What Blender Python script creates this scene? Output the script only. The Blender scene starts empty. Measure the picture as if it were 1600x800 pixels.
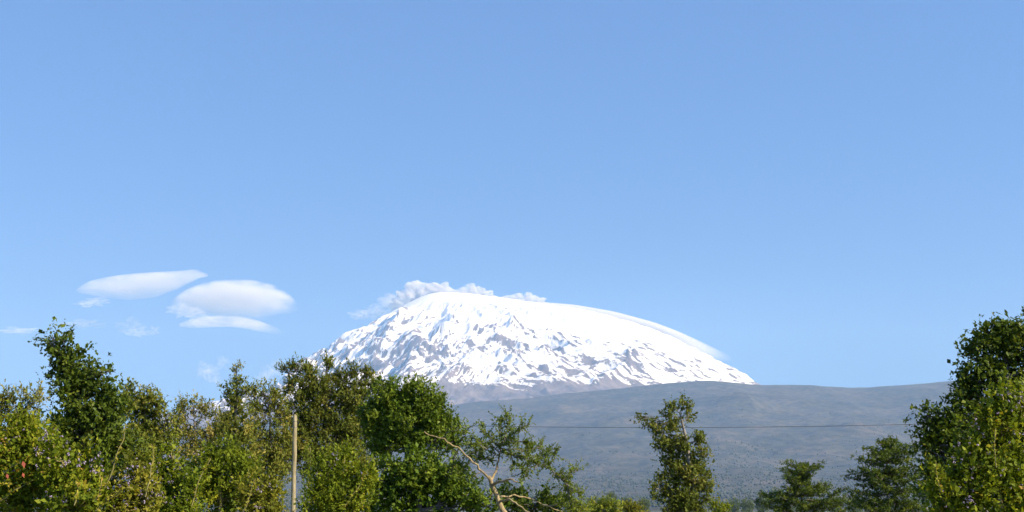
import bpy, math
import numpy as np
from mathutils import Vector

# ------------------------------------------------------------------ camera
scene = bpy.context.scene
F = 2198.0                       # focal length in photo pixels (1600 wide)
HY = 812.0                       # eye-level row of the photograph
EYE = 1.7
PITCH = math.atan((HY - 400.0) / F)
cam_d = bpy.data.cameras.new("camera")
cam_d.sensor_width = 36.0
cam_d.lens = 36.0 * F / 1600.0
cam_d.clip_start = 0.1
cam_d.clip_end = 120000.0
cam = bpy.data.objects.new("camera", cam_d)
cam.location = (0, 0, EYE)
cam.rotation_euler = (math.pi / 2 + PITCH, 0, 0)
scene.collection.objects.link(cam)
scene.camera = cam

# ------------------------------------------------------------------ sky, sun, exposure
SUN_EL = math.radians(34)
SUN_AZ = math.radians(118)       # clockwise from the viewing direction (+Y)
world = bpy.data.worlds.new("World")
scene.world = world
world.use_nodes = True
wn = world.node_tree
wn.nodes.clear()
sky = wn.nodes.new("ShaderNodeTexSky")
sky.sky_type = 'NISHITA'
sky.sun_disc = False
sky.sun_elevation = SUN_EL
sky.sun_rotation = SUN_AZ
sky.altitude = 1500
sky.air_density = 0.95
sky.dust_density = 0.0
sky.ozone_density = 7.0
bg = wn.nodes.new("ShaderNodeBackground")
bg.inputs["Strength"].default_value = 0.15
wo = wn.nodes.new("ShaderNodeOutputWorld")
# the clear highland air thins the horizon band: the sky is read a little higher up
tcw = wn.nodes.new("ShaderNodeTexCoord")
lift = wn.nodes.new("ShaderNodeVectorMath"); lift.operation = 'ADD'
lift.inputs[1].default_value = (0, 0, 0.27)
nrm = wn.nodes.new("ShaderNodeVectorMath"); nrm.operation = 'NORMALIZE'
wn.links.new(tcw.outputs["Generated"], lift.inputs[0])
wn.links.new(lift.outputs[0], nrm.inputs[0])
wn.links.new(nrm.outputs[0], sky.inputs[0])
wn.links.new(sky.outputs[0], bg.inputs[0])
wn.links.new(bg.outputs[0], wo.inputs[0])

sd = bpy.data.lights.new("sun", 'SUN')
sd.energy = 4.2
sd.angle = math.radians(0.5)
sd.color = (1.0, 0.93, 0.82)
sun = bpy.data.objects.new("sun", sd)
to_sun = Vector((math.sin(SUN_AZ) * math.cos(SUN_EL), math.cos(SUN_AZ) * math.cos(SUN_EL), math.sin(SUN_EL)))
sun.rotation_euler = to_sun.to_track_quat('Z', 'Y').to_euler()
sun.location = (60, -60, 80)
scene.collection.objects.link(sun)

vs = scene.view_settings
vs.view_transform = 'Standard'
vs.look = 'None'
vs.gamma = 1.0
vs.use_curve_mapping = False
vs.exposure = 0.87
scene.cycles.volume_bounces = 2
scene.cycles.max_bounces = 8
scene.cycles.transparent_max_bounces = 8
scene.cycles.use_denoising = True

# ------------------------------------------------------------------ helpers
CT, ST = math.cos(PITCH), math.sin(PITCH)
rng = np.random.default_rng(7)
C = scene.collection


def P(px, py, Y):
    """world X, Z of a photo pixel on the plane at depth Y"""
    px = np.asarray(px, float); py = np.asarray(py, float)
    v = (400.0 - py) / F
    t = Y / (CT - v * ST)
    return t * (px - 800.0) / F, EYE + t * (ST + v * CT)


def project(X, Y, Z):
    d = Z - EYE
    w = Y * CT + d * ST
    return 800 + F * X / w, 400 - F * (d * CT - Y * ST) / w


def pt(px, py, Y):
    x, z = P(px, py, Y)
    return np.array([float(x), float(Y), float(z)])


_perm = np.random.default_rng(3).permutation(512)
_ang = np.random.default_rng(4).uniform(0, 2 * np.pi, 512)
_gx, _gy = np.cos(_ang), np.sin(_ang)


def noise2(x, y, seed=0):
    x = np.asarray(x, float) + seed * 17.37
    y = np.asarray(y, float) + seed * 9.71
    xi = np.floor(x).astype(int); yi = np.floor(y).astype(int)
    xf = x - xi; yf = y - yi
    u = xf * xf * xf * (xf * (xf * 6 - 15) + 10)
    v = yf * yf * yf * (yf * (yf * 6 - 15) + 10)

    def g(ix, iy, dx, dy):
        h = _perm[(_perm[ix & 511] + iy) & 511]
        return _gx[h] * dx + _gy[h] * dy
    a = g(xi, yi, xf, yf); b = g(xi + 1, yi, xf - 1, yf)
    c = g(xi, yi + 1, xf, yf - 1); d = g(xi + 1, yi + 1, xf - 1, yf - 1)
    return 1.5 * ((a + (b - a) * u) + ((c + (d - c) * u) - (a + (b - a) * u)) * v)


def fbm(x, y, oct=4, seed=0, gain=0.5):
    s = 0; a = 1.0; f = 1.0
    for k in range(oct):
        s = s + a * noise2(x * f, y * f, seed + k)
        a *= gain; f *= 2.03
    return s


def ridged(x, y, oct=4, seed=0):
    s = 0; a = 1.0; f = 1.0
    for k in range(oct):
        s = s + a * (1 - np.abs(noise2(x * f, y * f, seed + k)) * 2)
        a *= 0.5; f *= 2.03
    return s / 1.9


def sstep(a, b, x):
    t = np.clip((x - a) / (b - a), 0, 1)
    return t * t * (3 - 2 * t)


def make_mesh(name, verts, quads=None, tris=None, attrs=None, smooth=False):
    me = bpy.data.meshes.new(name)
    verts = np.asarray(verts, np.float32).reshape(-1, 3)
    nq = 0 if quads is None else len(quads)
    nt = 0 if tris is None else len(tris)
    me.vertices.add(len(verts))
    me.vertices.foreach_set("co", verts.ravel())
    loops = []
    if nq: loops.append(np.asarray(quads, np.int32).ravel())
    if nt: loops.append(np.asarray(tris, np.int32).ravel())
    loops = np.concatenate(loops)
    me.loops.add(len(loops))
    me.loops.foreach_set("vertex_index", loops)
    me.polygons.add(nq + nt)
    starts = np.concatenate([np.arange(nq) * 4, nq * 4 + np.arange(nt) * 3]).astype(np.int32)
    me.polygons.foreach_set("loop_start", starts)
    if smooth:
        me.polygons.foreach_set("use_smooth", np.ones(nq + nt, bool))
    for k, v in (attrs or {}).items():
        at = me.attributes.new(k, 'FLOAT', 'POINT')
        at.data.foreach_set("value", np.asarray(v, np.float32))
    me.update(calc_edges=True)
    return me


def link(name, me, mat=None, parent=None, loc=(0, 0, 0)):
    o = bpy.data.objects.new(name, me)
    C.objects.link(o)
    o.location = loc
    if mat is not None: me.materials.append(mat)
    if parent is not None: o.parent = parent
    return o


def tag(o, label=None, cat=None, group=None, kind=None):
    if label: o["label"] = label
    if cat: o["category"] = cat
    if group: o["group"] = group
    if kind: o["kind"] = kind
    return o


def empty(name, loc):
    o = bpy.data.objects.new(name, None)
    o.empty_display_size = 0.3
    o.location = loc
    C.objects.link(o)
    return o


def grid_quads(nr, nc):
    i = np.arange(nr - 1)[:, None] * nc + np.arange(nc - 1)[None, :]
    i = i.ravel()
    return np.stack([i, i + 1, i + nc + 1, i + nc], 1)


# ------------------------------------------------------------------ materials
def newmat(name):
    m = bpy.data.materials.new(name)
    m.use_nodes = True
    nt = m.node_tree
    nt.nodes.clear()
    out = nt.nodes.new("ShaderNodeOutputMaterial")
    return m, nt, out


def N(nt, typ, **kw):
    n = nt.nodes.new(typ)
    for k, v in kw.items():
        if k.startswith("i_"):
            n.inputs[k[2:].replace("_", " ")].default_value = v
        else:
            setattr(n, k, v)
    return n


def ramp(nt, stops, fac=None):
    r = nt.nodes.new("ShaderNodeValToRGB")
    e = r.color_ramp.elements
    while len(e) < len(stops): e.new(0.5)
    for k, (p, c) in enumerate(stops):
        e[k].position = p
        e[k].color = (*c, 1) if len(c) == 3 else c
    if fac is not None: nt.links.new(fac, r.inputs[0])
    return r


def leaf_material(name, stops, trans=0.3, rough=0.6):
    m, nt, out = newmat(name)
    a = N(nt, "ShaderNodeAttribute", attribute_name="tint")
    r = ramp(nt, stops, a.outputs["Fac"])
    p = N(nt, "ShaderNodeBsdfPrincipled", i_Roughness=rough)
    p.inputs["Specular IOR Level"].default_value = 0.12
    nt.links.new(r.outputs[0], p.inputs["Base Color"])
    t = N(nt, "ShaderNodeBsdfTranslucent")
    mx = N(nt, "ShaderNodeMixRGB", blend_type='MULTIPLY', i_Fac=1.0)
    mx.inputs[2].default_value = (1.25, 1.2, 0.55, 1)
    nt.links.new(r.outputs[0], mx.inputs[1])
    nt.links.new(mx.outputs[0], t.inputs[0])
    s = N(nt, "ShaderNodeMixShader", i_Fac=trans)
    nt.links.new(p.outputs[0], s.inputs[1]); nt.links.new(t.outputs[0], s.inputs[2])
    nt.links.new(s.outputs[0], out.inputs[0])
    return m


def bark_material(name, c1, c2, scale=8.0):
    m, nt, out = newmat(name)
    tc = N(nt, "ShaderNodeTexCoord")
    mp = N(nt, "ShaderNodeMapping")
    mp.inputs["Scale"].default_value = (1, 1, 0.18)
    nt.links.new(tc.outputs["Object"], mp.inputs[0])
    n = N(nt, "ShaderNodeTexNoise", i_Scale=scale, i_Detail=6.0, i_Roughness=0.65)
    nt.links.new(mp.outputs[0], n.inputs["Vector"])
    r = ramp(nt, [(0.32, c1), (0.66, c2)], n.outputs["Fac"])
    p = N(nt, "ShaderNodeBsdfPrincipled", i_Roughness=0.85)
    nt.links.new(r.outputs[0], p.inputs["Base Color"])
    b = N(nt, "ShaderNodeBump", i_Strength=0.5, i_Distance=0.02)
    nt.links.new(n.outputs["Fac"], b.inputs["Height"])
    nt.links.new(b.outputs[0], p.inputs["Normal"])
    nt.links.new(p.outputs[0], out.inputs[0])
    return m


def plain_material(name, col, rough=0.6, metallic=0.0):
    m, nt, out = newmat(name)
    p = N(nt, "ShaderNodeBsdfPrincipled", i_Roughness=rough, i_Metallic=metallic)
    tc = N(nt, "ShaderNodeTexCoord")
    n = N(nt, "ShaderNodeTexNoise", i_Scale=14.0, i_Detail=4.0)
    nt.links.new(tc.outputs["Object"], n.inputs["Vector"])
    r = ramp(nt, [(0.3, tuple(c * 0.75 for c in col)), (0.7, tuple(min(1, c * 1.2) for c in col))], n.outputs["Fac"])
    nt.links.new(r.outputs[0], p.inputs["Base Color"])
    nt.links.new(p.outputs[0], out.inputs[0])
    return m


def cloud_material(name, density, half=None, thin=None, noise=0.0, scale=0.002, flat=1.0, tail=None):
    """droplets: dense in the crown; the rim frays, the tail evaporates; the underside is thinned to imitate its shade"""
    m, nt, out = newmat(name)
    L = nt.links.new
    v = N(nt, "ShaderNodeVolumePrincipled")
    v.inputs["Color"].default_value = (1, 1, 1, 1)
    v.inputs["Absorption Color"].default_value = (1, 1, 1, 1)
    tc = N(nt, "ShaderNodeTexCoord")
    mp = N(nt, "ShaderNodeMapping"); mp.inputs["Scale"].default_value = (1, 1, flat)
    L(tc.outputs["Object"], mp.inputs[0])
    n = N(nt, "ShaderNodeTexNoise", i_Scale=scale, i_Detail=5.0, i_Roughness=0.58)
    L(mp.outputs[0], n.inputs["Vector"])
    nz = N(nt, "ShaderNodeMath", operation='MULTIPLY_ADD'); nz.inputs[1].default_value = 2.0 * noise; nz.inputs[2].default_value = -noise
    L(n.outputs["Fac"], nz.inputs[0])
    sp = N(nt, "ShaderNodeSeparateXYZ"); L(tc.outputs["Object"], sp.inputs[0])
    if half is not None:
        sc = N(nt, "ShaderNodeVectorMath", operation='DIVIDE'); sc.inputs[1].default_value = tuple(half)
        L(tc.outputs["Object"], sc.inputs[0])
        ln = N(nt, "ShaderNodeVectorMath", operation='LENGTH'); L(sc.outputs[0], ln.inputs[0])
        rim = N(nt, "ShaderNodeMath", operation='SUBTRACT'); L(nz.outputs[0], rim.inputs[0]); L(ln.outputs["Value"], rim.inputs[1])
        mr = N(nt, "ShaderNodeMapRange", interpolation_type='SMOOTHSTEP')
        mr.inputs["From Min"].default_value = -1.06; mr.inputs["From Max"].default_value = -0.66
        L(rim.outputs[0], mr.inputs["Value"])
    else:
        mr = N(nt, "ShaderNodeMapRange")
        mr.inputs["From Min"].default_value = -0.30; mr.inputs["From Max"].default_value = 0.35
        mr.inputs["To Max"].default_value = 1.6
        L(nz.outputs[0], mr.inputs["Value"])
    last = mr.outputs[0]
    for rg, ax in ((thin, 2), (tail, 0)):
        if rg is None: continue
        r = N(nt, "ShaderNodeMapRange", interpolation_type='SMOOTHSTEP')
        r.inputs["From Min"].default_value = rg[0]; r.inputs["From Max"].default_value = rg[1]
        r.inputs["To Min"].default_value = rg[2]; r.inputs["To Max"].default_value = 1.0
        L(sp.outputs[ax], r.inputs["Value"])
        k = N(nt, "ShaderNodeMath", operation='MULTIPLY'); L(last, k.inputs[0]); L(r.outputs[0], k.inputs[1])
        last = k.outputs[0]
    k = N(nt, "ShaderNodeMath", operation='MULTIPLY'); L(last, k.inputs[0]); k.inputs[1].default_value = density
    L(k.outputs[0], v.inputs["Density"])
    L(v.outputs[0], out.inputs["Volume"])
    return m


# ------------------------------------------------------------------ terrain: ground and foothills
CREST = 20000.0
crest_px = np.array([-900, -400, 0, 300, 600, 690, 740, 820, 900, 960, 1030, 1090, 1140, 1190, 1260, 1340, 1400, 1450, 1500, 1600, 1800, 2300])
crest_py = np.array([705, 698, 690, 668, 645, 636, 628, 623, 613, 607, 600, 594.5, 597, 601, 601, 605, 602.5, 598, 592, 584, 574, 560])
cx_, cz_ = P(crest_px, crest_py, CREST)
# normalised rise of the slope towards the crest, as (depth, share of the crest height)
rise_Y = np.array([-3000, 800, 1500, 3000, 5000, 8000, 12000, 16000, 20000, 21500, 24000, 40000.0])
rise_h = np.array([0, 0, .0008, .0065, .022, .075, .245, .57, 1.0, .985, .90, .86])


def smooth_interp(x, xp, fp, w):
    s = 0
    for d in np.linspace(-1, 1, 7):
        s = s + np.interp(x + d * w, xp, fp)
    return s / 7


CONES = [(1163, 640, 17500, 330, 105), (975, 661, 16000, 260, 70), (1010, 652, 16800, 300, 60), (1235, 634, 18000, 260, 50),
         (1480, 640, 17000, 420, 70), (860, 640, 17800, 300, 45), (1330, 668, 14800, 260, 55), (1110, 690, 13500, 220, 40)]


def terrain(X, Y):
    Yc = np.clip(Y, 3000, CREST)
    xs = X * (CREST / Yc) ** 0.6
    crest = smooth_interp(xs, cx_, cz_, 120.0)
    share = np.interp(Y, rise_Y, rise_h)
    sm = sum(np.interp(Y + d, rise_Y, rise_h) for d in np.linspace(-350, 350, 5)) / 5
    z = crest * np.where(np.abs(Y - CREST) < 700, share, sm)
    up = sstep(5000, 14000, Y)
    fade = 1 - 0.72 * np.exp(-((Y - CREST) / 1200.0) ** 2)
    wx = X + 500 * fbm(X / 3000, Y / 5000, 2, 5)
    gully = ridged(wx / 1500, Y / 7000, 4, 11) - 0.5
    z = z + up * fade * (75 * gully + 34 * fbm(X / 600, Y / 900, 5, 21, 0.55)) + 5 * sstep(3500, 6000, Y) * fbm(X / 400, Y / 400, 3, 31)
    z = z + sstep(300, 1500, Y) * (1 - up) * 1.2 * fbm(X / 260, Y / 260, 3, 41)
    for (px, py, cy, rad, h) in CONES:
        cx = float(P(px, py, cy)[0])
        d = np.hypot(X - cx, (Y - cy) * 0.7) / rad
        z = z + 1.35 * h * np.exp(-d ** 1.6) * (1 + 0.25 * noise2(X / 150, Y / 150, 51))
    return z


def build_terrain():
    m, nt, out = newmat("moorland")
    geo = N(nt, "ShaderNodeNewGeometry")
    n1 = N(nt, "ShaderNodeTexNoise", i_Scale=0.0016, i_Detail=9.0, i_Roughness=0.62)
    n2 = N(nt, "ShaderNodeTexNoise", i_Scale=0.012, i_Detail=6.0, i_Roughness=0.7)
    nt.links.new(geo.outputs["Position"], n1.inputs["Vector"])
    nt.links.new(geo.outputs["Position"], n2.inputs["Vector"])
    r1 = ramp(nt, [(0.33, (0.055, 0.058, 0.036)), (0.52, (0.085, 0.08, 0.053)), (0.70, (0.125, 0.105, 0.075))], n1.outputs["Fac"])
    r2 = ramp(nt, [(0.38, (0.42, 0.46, 0.42)), (0.62, (1.4, 1.32, 1.25))], n2.outputs["Fac"])
    mx = N(nt, "ShaderNodeMixRGB", blend_type='MULTIPLY', i_Fac=1.0)
    nt.links.new(r1.outputs[0], mx.inputs[1]); nt.links.new(r2.outputs[0], mx.inputs[2])
    p = N(nt, "ShaderNodeBsdfPrincipled", i_Roughness=0.95)
    p.inputs["Specular IOR Level"].default_value = 0.1
    nt.links.new(mx.outputs[0], p.inputs["Base Color"])
    nt.links.new(p.outputs[0], out.inputs[0])

    mg, nt, out = newmat("dry_grassland")
    geo = N(nt, "ShaderNodeNewGeometry")
    n1 = N(nt, "ShaderNodeTexNoise", i_Scale=0.05, i_Detail=8.0, i_Roughness=0.65)
    n2 = N(nt, "ShaderNodeTexNoise", i_Scale=2.5, i_Detail=6.0, i_Roughness=0.7)
    nt.links.new(geo.outputs["Position"], n1.inputs["Vector"])
    nt.links.new(geo.outputs["Position"], n2.inputs["Vector"])
    r1 = ramp(nt, [(0.32, (0.05, 0.075, 0.022)), (0.55, (0.1, 0.1, 0.04)), (0.72, (0.16, 0.12, 0.06))], n1.outputs["Fac"])
    r2 = ramp(nt, [(0.3, (0.5, 0.5, 0.5)), (0.7, (1.3, 1.3, 1.2))], n2.outputs["Fac"])
    mx = N(nt, "ShaderNodeMixRGB", blend_type='MULTIPLY', i_Fac=1.0)
    nt.links.new(r1.outputs[0], mx.inputs[1]); nt.links.new(r2.outputs[0], mx.inputs[2])
    p = N(nt, "ShaderNodeBsdfPrincipled", i_Roughness=0.95)
    nt.links.new(mx.outputs[0], p.inputs["Base Color"])
    bp = N(nt, "ShaderNodeBump", i_Strength=0.6, i_Distance=0.1)
    nt.links.new(n2.outputs["Fac"], bp.inputs["Height"]); nt.links.new(bp.outputs[0], p.inputs["Normal"])
    nt.links.new(p.outputs[0], out.inputs[0])

    xs = np.linspace(-13500, 13500, 400)
    yg = np.concatenate([np.linspace(-900, 400, 14), np.geomspace(460, 4000, 40)])
    yf = np.concatenate([np.linspace(4000, 21500, 420), np.linspace(21700, 33000, 40)])
    for name, ys, mat in (("ground", yg, mg), ("foothills", yf, m)):
        X, Y = np.meshgrid(xs, ys)
        Z = terrain(X, Y)
        me = make_mesh(name, np.stack([X, Y, Z], -1), grid_quads(len(ys), len(xs)), smooth=True)
        tag(link(name, me, mat), kind="structure")


build_terrain()

# ------------------------------------------------------------------ the snow mountain
Y0 = 28000.0
sil_px = np.array([-100, 120, 300, 380, 420, 440, 480, 540, 600, 640, 660, 680, 700, 740, 800, 850, 900, 960, 1020, 1060, 1100, 1130, 1160, 1190, 1240, 1320, 1500])
sil_py = np.array([740, 705, 655, 628, 606, 593, 563, 525.5, 495, 473, 462.5, 457, 456, 459, 467.5, 474, 482.5, 496, 515, 532.5, 553, 567, 584, 602, 632, 680, 760])
sx, sz = P(sil_px, sil_py, Y0)
XC = float(P(698, 456, Y0)[0])
Sx = np.linspace(-11500, 9000, 420)
Sz = smooth_interp(Sx, sx, sz, 90.0)
KF = 1.12


def cone(X, Y, Szv):
    dx = X - XC
    dy = (Y - Y0) * KF
    r = np.hypot(dx, dy)
    w = 0.5 + 0.5 * dx / np.maximum(r, 1)
    zl = np.interp(XC - r, Sx, Szv); zr = np.interp(XC + r, Sx, Szv)
    return w * zr + (1 - w) * zl, r, w


def calibrate():
    """lower the profile until the skyline of the dome stands where it was surveyed"""
    S = Sz.copy()
    ys = np.linspace(22000, 30000, 90)
    X, Y = np.meshgrid(Sx, ys)
    tx = (Sx > -6000) & (Sx < 5400)
    for it in range(6):
        Z, _, _ = cone(X, Y, S)
        # compare at equal bearing, heights referred to Y0
        bx = X / Y
        app = np.full(len(Sx), 0.0)
        idx = np.clip(np.searchsorted(Sx / Y0, bx.ravel()), 0, len(Sx) - 1)
        np.maximum.at(app, idx, (Z / Y * Y0).ravel())
        d = np.where(tx & (app > 0), app - Sz, 0)
        d = np.convolve(np.pad(d, 4, mode='edge'), np.ones(9) / 9, 'valid')
        S = S - 0.8 * d
    return S


Sc = calibrate()
# ribs drawn on the face as (list of pixels, depth, half width m, height m)
RIBS = [([(820, 505), (770, 545), (730, 575), (690, 606)], 190, 150),
        ([(730, 480), (705, 510), (660, 560), (630, 600)], 170, 120),
        ([(640, 490), (590, 540), (560, 590)], 150, 130),
        ([(860, 520), (930, 545), (985, 570), (1040, 600)], 170, 110),
        ([(1000, 565), (960, 588), (930, 606)], 120, 120),
        ([(800, 560), (830, 585), (880, 605)], 130, 90),
        ([(640, 530), (655, 560), (640, 600)], 130, 110)]


def face_depth(px, py):
    ys = np.linspace(21500, 28000, 300)
    x, z = P(px, py, ys)
    h = cone(x, ys, Sc)[0]
    k = np.argmax(h >= z) if np.any(h >= z) else 0
    return float(x[k]), float(ys[k])


def oblique(X, B, su, sv, fn, oct, seed):
    """relief running down the two flanks: to the left on the left half, to the right on the right half"""
    wx = 260 * fbm(X / 900, B / 600, 3, seed + 40)
    a = math.radians(24); b = math.radians(40)
    uR = X * math.sin(a) + B * math.cos(a) + 0.35 * wx; vR = X * math.cos(a) - B * math.sin(a)
    uL = -X * math.sin(b) + B * math.cos(b) + 0.35 * wx; vL = X * math.cos(b) + B * math.sin(b)
    wr = sstep(-1900, 900, X + 1500 * fbm(X / 1500, B / 700, 2, seed + 50))
    return fn(uL / su, vL / sv, oct, seed) * (1 - wr) + fn(uR / su, vR / sv, oct, seed + 7) * wr


def build_mountain():
    xs = np.linspace(-9000, 7200, 1060)
    ys = np.linspace(20800, 29600, 470)
    X, Y = np.meshgrid(xs, ys)
    Z, r, w = cone(X, Y, Sc)
    base = Z.copy()
    dx = X - XC; dy = (Y - Y0) * KF
    phi = np.arctan2(dy, dx)
    phi = np.where(phi > 1.5, phi - 2 * np.pi, phi)
    wp = phi + 0.05 * fbm(X / 1400, Y / 1400, 3, 61)
    # height above the snow foot, 0..1
    alt = np.clip((base - 2000) / 2250.0, 0, 1)
    rough = sstep(0.99, 0.80, alt) * (0.55 + 0.45 * sstep(0.0, 0.25, alt))
    right = sstep(0.55, 0.95, w)                    # the right flank is smoother
    rib = ridged(wp * 5.5, r / 5200, 3, 71) - 0.5
    rib2 = oblique(X, base, 330, 2000, ridged, 3, 81) - 0.5
    streak = oblique(X, base, 170, 1400, ridged, 4, 91) - 0.5
    bumps = fbm(X / 330, Y / 330, 4, 101)
    h = rough * (1 - 0.35 * right) * (130 * rib + 130 * rib2 + 62 * streak + 15 * bumps) + rough * 16 * ridged(X / 95, Y / 130, 3, 111)
    # steps: cliffs where hard lava bands outcrop
    band = noise2(base / 150 + 0.9 * fbm(X / 900, Y / 900, 3, 121), phi * 3, 131)
    h = h + rough * (1 - right) * 38 * np.tanh(4.0 * band)
    for pts, wid, hgt in RIBS:
        q = [face_depth(*p) for p in pts]
        dmin = np.full(X.shape, 1e9)
        for (ax, ay), (bx, by) in zip(q[:-1], q[1:]):
            L2 = (bx - ax) ** 2 + (by - ay) ** 2 + 1e-6
            t = np.clip(((X - ax) * (bx - ax) + (Y - ay) * (by - ay)) / L2, 0, 1)
            dmin = np.minimum(dmin, np.hypot(X - ax - t * (bx - ax), Y - ay - t * (by - ay)))
        dmin = dmin + 60 * fbm(X / 300, Y / 300, 3, 141)
        h = h + hgt * np.exp(-np.abs(dmin / wid) ** 1.3) * sstep(0.97, 0.85, alt)
    sky_edge = np.exp(-((Y - Y0) / 900.0) ** 2) * sstep(0.35, 0.75, alt)
    Z = base + h * (1 - 0.68 * sky_edge)
    gy, gx = np.gradient(Z, ys, xs)
    slope = np.hypot(gx, gy)
    # curvature: snow gathers in hollows, the crests are blown bare
    lap = np.zeros_like(Z)
    k = 3
    lap[k:-k, k:-k] = (Z[2 * k:, k:-k] + Z[:-2 * k, k:-k] + Z[k:-k, 2 * k:] + Z[k:-k, :-2 * k] - 4 * Z[k:-k, k:-k])
    fine = oblique(X, base, 62, 620, lambda u, v, o, sd: fbm(u, v, o, sd, 0.75), 4, 151)
    fine2 = fbm(X / 170, Y / 300, 4, 161, 0.6)
    rl1 = oblique(X, base, 78, 900, ridged, 4, 231)
    rl2 = ridged(phi * 9 + 0.6 * fbm(X / 500, Y / 500, 3, 241), base / 105, 4, 251)
    pres = fbm(X / 850, Y / 850, 3, 261); pres2 = fbm(X / 700, Y / 700, 3, 271)
    snow = 1.07 + 0.75 * (alt - 0.42) + 0.0015 * lap + 0.72 * fine + 0.06 * fine2
    snow -= 1.0 * sstep(0.44, 0.80, rl1) * np.clip(0.85 + 0.45 * pres, 0, 1.4)
    snow -= 0.35 * sstep(0.56, 0.88, rl2) * np.clip(0.6 + 0.5 * pres2, 0, 1.2) * (1 - 0.6 * right)
    snow -= 0.32 * np.maximum(slope - 0.85, 0)
    snow += 0.42 * sstep(0.50, 0.80, alt) * (0.3 + 0.7 * sstep(0.42, 0.6, w)) + 0.02 * right
    snow -= 0.14 * sstep(0.55, 0.35, w) + 0.05
    # the lava cliffs of the left half carry less snow
    bare = fbm(X / 900, Y / 700, 3, 171)
    snow -= 0.38 * sstep(0.1, 0.6, bare) * sstep(0.75, 0.5, alt) * (1 - right)
    snow += 1.2 * sstep(0.86, 0.97, alt)
    thr = 0.80 - 0.33 * sstep(0.5, 1.0, w)
    snow += 0.9 * sstep(0.46, 0.56, w) * sstep(thr - 0.10, thr + 0.06, alt + 0.05 * fine)
    # snow foot: ragged, lower in the gullies
    foot = 1980 + 120 * fbm(wp * 7, r / 5000, 3, 181) + 60 * fbm(X / 250, Y / 250, 3, 191) - 280 * sstep(0.5, 0.25, w) - 90 * sstep(0.8, 1.0, w) + 220 * np.exp(-((w - 0.74) / 0.12) ** 2)
    snow -= 1.6 * sstep(foot + 190, foot - 120, Z)
    snow = np.clip(snow, -1, 2)

    m, nt, out = newmat("snow_and_lava")
    a = N(nt, "ShaderNodeAttribute", attribute_name="snow")
    geo = N(nt, "ShaderNodeNewGeometry")
    n = N(nt, "ShaderNodeTexNoise", i_Scale=0.03, i_Detail=8.0, i_Roughness=0.8)
    nt.links.new(geo.outputs["Position"], n.inputs["Vector"])
    ma = N(nt, "ShaderNodeMath", operation='MULTIPLY_ADD')
    nt.links.new(n.outputs["Fac"], ma.inputs[0]); ma.inputs[1].default_value = 1.7
    nt.links.new(a.outputs["Fac"], ma.inputs[2])
    mr = N(nt, "ShaderNodeMapRange", interpolation_type='SMOOTHSTEP')
    mr.inputs["From Min"].default_value = 1.12; mr.inputs["From Max"].default_value = 1.22
    nt.links.new(ma.outputs[0], mr.inputs["Value"])
    n2 = N(nt, "ShaderNodeTexNoise", i_Scale=0.004, i_Detail=8.0, i_Roughness=0.7)
    nt.links.new(geo.outputs["Position"], n2.inputs["Vector"])
    rock = ramp(nt, [(0.3, (0.09, 0.078, 0.075)), (0.55, (0.175, 0.15, 0.14)), (0.75, (0.26, 0.22, 0.2))], n2.outputs["Fac"])
    pr = N(nt, "ShaderNodeBsdfPrincipled", i_Roughness=0.9)
    mc = N(nt, "ShaderNodeMixRGB")
    nt.links.new(mr.outputs[0], mc.inputs[0]); nt.links.new(rock.outputs[0], mc.inputs[1])
    mc.inputs[2].default_value = (0.80, 0.82, 0.85, 1)
    nt.links.new(mc.outputs[0], pr.inputs["Base Color"])
    pr.inputs["Specular IOR Level"].default_value = 0.15
    bp = N(nt, "ShaderNodeBump", i_Strength=0.35, i_Distance=20.0)
    nt.links.new(n.outputs["Fac"], bp.inputs["Height"]); nt.links.new(bp.outputs[0], pr.inputs["Normal"])
    nt.links.new(pr.outputs[0], out.inputs[0])

    me = make_mesh("mountain", np.stack([X, Y, Z], -1), grid_quads(len(ys), len(xs)), attrs={"snow": snow.ravel()}, smooth=True)
    tag(link("mountain", me, m), kind="structure")


build_mountain()


# ------------------------------------------------------------------ haze over the plain and the slopes
def box_mesh(name, lo, hi):
    x0, y0, z0 = lo; x1, y1, z1 = hi
    v = [(x0, y0, z0), (x1, y0, z0), (x1, y1, z0), (x0, y1, z0), (x0, y0, z1), (x1, y0, z1), (x1, y1, z1), (x0, y1, z1)]
    q = [(0, 3, 2, 1), (4, 5, 6, 7), (0, 1, 5, 4), (1, 2, 6, 5), (2, 3, 7, 6), (3, 0, 4, 7)]
    return make_mesh(name, v, q)


def build_haze():
    m, nt, out = newmat("haze")
    v = N(nt, "ShaderNodeVolumePrincipled")
    v.inputs["Color"].default_value = (0.36, 0.62, 1.0, 1)
    v.inputs["Absorption Color"].default_value = (1, 1, 1, 1)
    v.inputs["Density"].default_value = 2.75e-5
    v.inputs["Anisotropy"].default_value = 0.0
    nt.links.new(v.outputs[0], out.inputs["Volume"])
    o = link("haze", box_mesh("haze", (-15000, -1500, -40), (15000, 33800, 4500)), m)
    tag(o, "pale blue haze lying over the plain and the mountain slopes", "haze", kind="stuff")


build_haze()


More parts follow.
